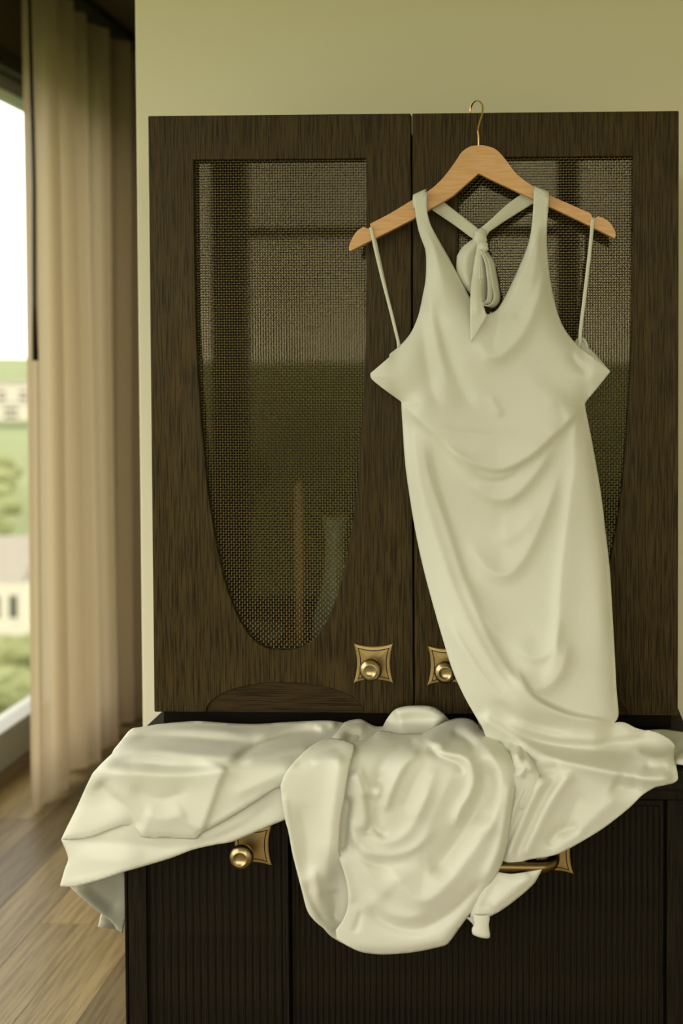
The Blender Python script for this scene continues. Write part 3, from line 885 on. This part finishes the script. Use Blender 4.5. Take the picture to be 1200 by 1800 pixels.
cloth('bow_tail', outline([(838,430),(846,426),(851,440)], [(851,445),(848,480),(847,520),(852,545),(856,553)], [(850,566),(839,584),(828,602)], [(827,600),(826,560),(827,510),(832,470),(837,440)]),
      lambda P: y_plane(P, -.052-.036*sstep(470, 545, P[:, 1])), M['satin'], dress, 3.5, [([(843,440),(838,490),(838,560)], 4, 5, 7, .15)], thick=.0010)
def ribbon(name, pts, wv, half, mat):
    P = spline(pts, 6); bm = bmesh.new(); rows = []
    wv = np.array(wv, float)/np.linalg.norm(wv)
    for p in P:
        rows.append([bm.verts.new(p+wv*half*t) for t in (-1, -.5, 0, .5, 1)])
    for a, b in zip(rows, rows[1:]):
        for k in range(4): bm.faces.new((a[k], a[k+1], b[k+1], b[k]))
    o = obj(name, bm, mat, smooth=True); child(o, dress)
    sd = o.modifiers.new('thickness', 'SOLIDIFY'); sd.thickness = .0016; sd.offset = 0
    return o
ribbon('bow_loop', [at_y(a, b, c) for a, b, c in ((850,440,-.050),(862,458,-.052),(867,482,-.053),(871,505,-.054),(873,524,-.055),(867,536,-.055),(857,538,-.054),(853,522,-.053),(852,490,-.052),(849,450,-.050))], (.55, .8, -.12), .0085, M['satin'])
ribbon('bow_loop', [at_y(a, b, c) for a, b, c in ((848,440,-.054),(857,462,-.058),(861,488,-.060),(862,510,-.061),(860,528,-.061),(853,533,-.060),(848,520,-.058),(847,490,-.056),(847,450,-.053))], (.6, .7, -.1), .0065, M['satin'])

# --- thin shoulder straps
def strap(pts, r=.0026):
    bm = bmesh.new(); tube(bm, spline([at_y(a, b, c) for a, b, c in pts], 8), r, 10, flat=.45, side=(1, .1, 0))
    o = obj('shoulder_strap', bm, M['satin'], smooth=True); child(o, dress)
strap([(657,401,-.041),(652,401,-.053),(653,407,-.054),(660,440,-.052),(672,490,-.050),(685,540,-.048),(696,585,-.046),(702,609,-.044)])
strap([(655,404,-.044),(660,425,-.046),(668,462,-.046),(681,520,-.043),(692,565,-.040),(698,596,-.038),(700,618,-.036)], .0018)
strap([(1043,384,-.041),(1042,386,-.053),(1041,392,-.054),(1038,425,-.051),(1033,470,-.049),(1026,530,-.047),(1020,580,-.045),(1019,600,-.044),(1016,612,-.042)], .0030)
strap([(1012,608,-.036),(1014,599,-.034),(1022,595,-.034),(1029,602,-.034),(1031,612,-.034)], .0026)
# strap band folding over the hanger arm
for a, b in (((728,349),(750,339)), ((939,334),(964,344))):
    bm = bmesh.new(); rows = []
    for yy, dz in ((HY-.021, -.020), (HY-.0225, -.004), (HY-.0165, .003), (HY-.003, .0045), (HY+.006, .002), (HY+.010, -.010), (HY+.010, -.026)):
        pa, pb = at_y(*a, HY), at_y(*b, HY)
        rows.append([bm.verts.new((pa[0]*(1-t)+pb[0]*t, yy, pa[2]*(1-t)+pb[2]*t+dz)) for t in (0, .33, .66, 1)])
    for q, r_ in zip(rows, rows[1:]):
        for k in range(3): bm.faces.new((q[k], q[k+1], r_[k+1], r_[k]))
    o = obj('strap_fold', bm, M['satin'], smooth=True); child(o, dress)
    sd = o.modifiers.new('thickness', 'SOLIDIFY'); sd.thickness = .0012; sd.offset = 0

# --- train: lower layer on the left, hanging off the corner
def left_depth(P, fwd, lift=.008):
    d = drape(P, lift, fwd, .03)
    return d + .05*sstep(230, 100, P[:, 0])*sstep(1340, 1420, P[:, 1])
lower_out = outline(
    [(108,1476),(120,1507),(114,1528),(106,1556)],
    [(108,1558),(130,1558.5),(152,1553),(180,1545),(212,1534),(250,1523),(300,1508),(340,1493),(380,1484),(405,1480),(430,1470),(470,1453),(500,1441)],
    [(530,1425),(530,1380)],
    [(500,1375),(420,1400),(340,1430),(200,1440),(120,1460)])
cloth('train_layer', lower_out, lambda P: left_depth(P, .018), M['satin'], dress, 4, [
    ([(112,1478),(200,1480),(300,1488),(400,1465),(495,1400)], -4, 10, 12, .1),
    ([(110,1552),(180,1540),(300,1502),(400,1476),(495,1438)], 2.0, 5, 5, .05),
    ([(130,1500),(200,1515),(260,1500)], 4, 20, 20),
    ([(300,1490),(380,1465),(470,1425)], 4, 14, 14)], edge=(3, 4))
upper_out = outline(
    [(108,1475),(120,1450),(135,1420),(150,1386),(162,1361)],
    [(164,1358),(178,1343),(197,1325)],
    [(200,1318),(214,1301),(224,1288),(232,1281)],
    [(236,1280),(255,1277.5),(278,1273.5),(315,1270),(350,1268),(400,1271.5),(450,1273),(500,1270),(540,1268),(575,1267),(600,1270)],
    [(640,1280),(640,1380)],
    [(560,1385),(492,1384),(450,1409),(400,1440),(357,1463)],
    [(352,1467),(346,1474),(335,1475),(300,1473),(262,1473),(248,1471)],
    [(243,1463),(234,1454),(218,1451),(192,1459),(160,1471),(130,1476),(112,1476)])
upper_folds = [
    ([(215,1302),(300,1296),(380,1302),(460,1306)], -14, 8, 6, .2),
    ([(205,1290),(280,1284),(360,1284),(440,1290)], 8, 6, 7, .2),
    ([(195,1326),(260,1318),(330,1326),(400,1330),(450,1322)], 12, 10, 9, .2),
    ([(180,1348),(240,1342),(310,1347),(390,1344)], -10, 10, 8, .25),
    ([(168,1362),(220,1358),(300,1362),(380,1356),(440,1340)], 8, 9, 16, .2),
    ([(172,1368),(195,1397),(228,1425),(247,1462)], -13, 10, 17, .15),
    ([(225,1380),(270,1402),(300,1400),(340,1385)], -6, 12, 14, .25),
    ([(250,1430),(290,1440),(330,1425)], 6, 16, 16, .2),
    ([(246,1468),(248,1440),(225,1410),(185,1380)], 4, 9, 9, .2),
    ([(398,1345),(385,1372),(370,1415),(356,1455),(350,1468)], 8, 5, 26, .10),
    ([(440,1300),(470,1290),(520,1275),(570,1272)], 14, 7, 6, .2),
    ([(400,1345),(440,1318),(480,1300),(530,1288),(580,1284)], -14, 7, 6, .2),
    ([(420,1345),(460,1330),(520,1318),(560,1316)], 10, 7, 6, .2),
    ([(400,1400),(450,1380),(490,1360),(520,1340)], 5, 14, 14, .2),
    ([(555,1283),(570,1274),(582,1272),(590,1280)], 16, 7, 7, .2),
    ([(360,1456),(410,1428),(460,1398),(494,1380)], 4, 5, 5, .1),
]
cloth('train_layer', upper_out, lambda P: left_depth(P, .030, .016), M['satin'], dress, 3.8, upper_folds, edge=(7, 6))
# underside hanging down beside the cabinet
under_out = outline([(116,1552),(160,1540),(215,1525)], [(222,1540),(222,1600),(215,1640)], [(205,1634),(197,1622),(180,1608),(160,1592),(140,1575),(124,1560)])
cloth('train_underside', under_out, lambda P: y_plane(P, -.118+.10*sstep(110, 230, P[:, 0])), M['satin_in'], dress, 4, [([(130,1562),(165,1590),(205,1628)], 2, 4, 4, .05), ([(150,1550),(175,1575),(210,1600)], -6, 14, 14)], edge=(3, 4))
cloth('train_underside', outline([(178,1606),(172,1629)], [(176,1630),(188,1632),(215,1637)], [(215,1610),(190,1605)]), lambda P: y_plane(P, -.02+.05*sstep(170, 215, P[:, 0])), M['satin_in'], dress, 4, [([(176,1626),(190,1618),(205,1622)], 4, 5, 5)])

# --- right hand sweep over the counter edge
far_out = outline([(1120,1284),(1140,1283.5),(1165,1282.5),(1185,1285),(1205,1288)], [(1222,1300),(1225,1330),(1215,1345)], [(1200,1345),(1187,1343)], [(1175,1330),(1150,1310),(1125,1295)])
cloth('train_sweep', far_out, lambda P: drape(P, .012, .006, .03), M['satin'], dress, 4, [([(1150,1288),(1180,1305),(1200,1325)], -14, 10, 12, .1), ([(1185,1338),(1205,1336),(1222,1336)], 6, 4, 4, .05), ([(1188,1296),(1205,1310),(1222,1318)], 8, 9, 9)], edge=(5, 5))
# small gathers caught between the folds
gath_out = outline([(838,1262),(862,1270),(890,1290),(915,1302)], [(925,1320),(940,1345),(950,1380),(930,1420),(900,1420)], [(890,1380),(870,1320),(845,1285)])
cloth('gathers', gath_out, lambda P: drape(P, .024, .022, .03), M['satin'], dress, 3.5, [
    ([(842,1264),(870,1285),(895,1300),(912,1304)], 9, 6, 7, .1),
    ([(885,1318),(900,1302),(914,1310),(908,1335)], 9, 6, 6, .15),
    ([(898,1330),(910,1328),(914,1345)], 7, 5, 5, .2),
    ([(910,1368),(922,1350),(932,1340),(930,1360)], 10, 6, 6, .15),
    ([(892,1312),(897,1340),(905,1360)], -9, 5, 5, .2),
    ([(916,1312),(918,1335)], -8, 4, 4, .2)], edge=(6, 6))

# --- middle lobe hanging in front
tail_out = outline([(872,1532),(900,1536),(940,1530)], [(952,1528),(946,1540),(935,1556),(905,1582),(880,1600),(862,1610)], [(858,1612),(842,1616),(826,1611)], [(830,1590),(850,1555)])
cloth('train_tail', tail_out, lambda P: y_plane(P, YF-.046), M['satin'], dress, 3.8, [([(935,1535),(900,1565),(860,1600)], 6, 14, 14, .15), ([(880,1540),(860,1575),(845,1605)], -4, 8, 8, .2)], edge=(6, 8))
bm = bmesh.new(); rows = []
for py, hw_ in ((1606, 13), (1614, 14.5), (1625, 12.5), (1634, 15), (1638, 16), (1644, 15.5)):
    cxp = 846 if py < 1630 else 845
    p = at_y(cxp, py, YF-.044); s = hw_/1158
    rows.append([bm.verts.new((p[0]+s*math.cos(a), p[1]+s*.45*math.sin(a), p[2]-.003*math.cos(a*1.0)*(1 if py > 1630 else 0))) for a in np.linspace(0, 2*PI, 25)[:-1]])
for q, r_ in zip(rows, rows[1:]):
    for k in range(24): bm.faces.new((q[k], q[(k+1) % 24], r_[(k+1) % 24], r_[k]))
bm.faces.new(rows[-1])
o = obj('train_tail', bm, M['satin'], smooth=True); child(o, dress)
cloth('train_tail', outline([(818,1612),(832,1612),(842,1616)], [(836,1634),(829,1622)]), lambda P: y_plane(P, YF-.036), M['satin_in'], dress, 4)

hump_out = outline([(560,1320),(590,1290),(605,1270)], [(615,1266.5),(633,1264.5),(648,1272),(661,1277.5),(673,1277)], [(674,1275),(681,1262),(692,1249),(706,1243),(725,1241),(754,1241.5),(772,1249),(789,1265)], [(792,1275),(798,1305),(770,1325),(700,1328),(600,1335)])
cloth('train_fold', hump_out, lambda P: drape(P, .022, .020, .04), M['satin'], dress, 4, [
    ([(600,1300),(640,1292),(672,1284),(700,1262)], -16, 9, 8, .15),
    ([(586,1300),(610,1280),(645,1278)], 10, 8, 9, .15),
    ([(690,1255),(720,1247),(760,1250),(785,1266)], 26, 14, 22, .1),
    ([(700,1300),(740,1280),(780,1270)], 8, 14, 14, .2),
    ([(655,1310),(668,1325),(672,1345)], -12, 9, 10, .2),
    ([(560,1335),(600,1312),(640,1300)], -14, 8, 8, .2)], edge=(9, 8))
flap_out = outline(
    [(493,1381),(500,1362),(512,1345),(530,1326),(550,1310),(575,1299),(600,1300),(622,1308)],
    [(622,1320),(613,1352),(605,1402),(598,1442),(594.5,1496)],
    [(600,1515),(630,1535),(640,1600),(625,1662)],
    [(612,1661),(606,1659)],
    [(600,1656.5),(582,1646),(572,1636),(566,1629)],
    [(560,1625),(550,1615),(540,1600),(533,1575),(524,1540),(514,1500),(507,1462),(501,1440),(495,1405)])
flap_folds = [
    ([(600,1320),(592,1380),(584,1440),(578,1500),(572,1560)], 10, 26, 16, .12),
    ([(500,1395),(507,1450),(519,1510),(534,1570),(556,1612),(588,1645)], 3, 5, 5, .05),
    ([(522,1405),(530,1436),(538,1470),(540,1510),(540,1555)], -10, 17, 18, .3),
    ([(545,1520),(555,1545),(562,1590)], 4, 8, 10, .3),
    ([(538,1545),(552,1590),(575,1625)], -7, 7, 7, .2),
    ([(512,1352),(545,1330),(580,1318),(612,1316)], -5, 9, 7, .2),
    ([(545,1345),(580,1335),(606,1338)], 3, 8, 10, .25),
    ([(586,1560),(590,1595),(584,1622)], -12, 8, 12, .2)]
cloth('train_flap', flap_out, lambda P: drape(P, .038, .040, .05)+.030*sstep(1480, 1550, P[:, 1])*sstep(545, 600, P[:, 0])+.008*sstep(1560, 1640, P[:, 1]), M['satin'], dress, 3.3, flap_folds, edge=(1.5, 3))
mid_out = outline(
    [(575,1300),(600,1302),(625,1303),(650,1298),(668,1285),(700,1290)],
    [(742,1290),(762,1280),(785,1268),(800,1263.5),(815,1262.5),(830,1266),(843,1277)],
    [(846,1282),(866,1294),(884,1311),(898,1332),(906,1356),(906.5,1376)],
    [(906,1382),(902,1410),(897,1445),(890,1490),(880,1522),(868,1543),(848,1572),(826,1605),(806,1632),(795,1648),(786,1659)],
    [(780,1662),(750,1669),(720,1674),(690,1676.5),(668,1677),(640,1674),(622,1668),(605,1659)],
    [(592,1650),(590,1635)],
    [(600,1622),(609,1602),(612,1580),(610,1555),(604,1532),(594,1503)],
    [(578,1480),(572,1380)])
mid_folds = [
    ([(614,1395),(610,1430),(606,1470),(600,1500)], -14, 7, 12, .15),
    ([(596,1505),(605,1533),(614,1560),(618,1590)], 4, 8, 6, .15),
    # pointed pleat under the top edge
    ([(622,1352),(632,1376),(641,1408),(645,1440),(640,1466)], 9, 6, 20, .12),
    ([(646,1392),(650,1440),(641,1472)], -9, 8, 8, .15),
    ([(628,1340),(640,1372),(652,1400)], 4, 6, 6, .25),
    # nested loops
    ([(606,1418),(618,1455),(630,1483),(650,1499),(690,1503),(730,1490),(770,1450)], 7, 12, 8, .2),
    ([(612,1470),(628,1500),(650,1516),(690,1520)], -5, 8, 8, .2),
    ([(655,1440),(665,1472),(690,1479),(720,1458),(742,1418),(765,1370)], 7, 12, 15, .2),
    ([(660,1395),(658,1445),(668,1464),(684,1462)], -11, 9, 9, .15),
    ([(672,1372),(657,1415),(651,1455)], 6, 6, 7, .2),
    ([(684,1520),(709,1560),(735,1582),(760,1577),(786,1553),(818,1512),(844,1475),(862,1430)], 13, 32, 20, .12),
    ([(640,1592),(678,1621),(715,1633),(750,1629),(792,1605),(822,1578),(854,1542)], -9, 12, 12, .12),
    ([(620,1490),(655,1545),(690,1580)], 6, 18, 14, .2),
    ([(640,1560),(675,1600),(715,1612),(760,1603)], 5, 12, 9, .25),
    ([(635,1600),(628,1625),(622,1640)], -4, 5, 5, .2),
    # streaks falling from the top
    ([(742,1316),(712,1343),(690,1385),(674,1432)], 8, 7, 14, .15),
    ([(738,1298),(700,1318),(672,1350),(662,1392)], -10, 12, 12, .15),
    ([(726,1306),(690,1330),(664,1366)], 5, 6, 6, .2),
    ([(770,1345),(745,1400),(725,1450)], 4, 12, 12, .2),
    ([(758,1330),(728,1375),(706,1430)], -3, 9, 9, .2),
    ([(800,1345),(778,1400),(755,1450),(735,1485)], 3, 12, 12, .2),
    # S shaped ridge
    ([(743,1288),(751,1300),(774,1311),(778,1323),(812,1330),(826,1343),(832,1370),(824,1398),(808,1424),(796,1460)], 13, 13, 8, .10),
    ([(752,1312),(772,1328),(805,1342),(812,1362)], -9, 6, 7, .15),
    ([(842,1326),(852,1370),(840,1412),(820,1452),(790,1497),(752,1542)], -19, 24, 20, .15),
    ([(800,1268),(830,1290),(862,1325),(880,1370),(876,1420),(850,1480)], 9, 12, 15, .15),
    ([(862,1345),(866,1385),(850,1425)], -5, 8, 8, .25),
    ([(790,1285),(820,1300),(838,1320)], -11, 8, 8, .2),
    ([(896,1370),(888,1430),(875,1490),(850,1550)], 7, 12, 8, .12),
]
def lobe_edge(P):
    return 1-.95*sstep(650, 610, P[:, 0])
cloth('train_lobe', mid_out, lambda P: drape(P, .034, .034, .05), M['satin'], dress, 3.3, mid_folds, edge=(12, 7), ew=lobe_edge)
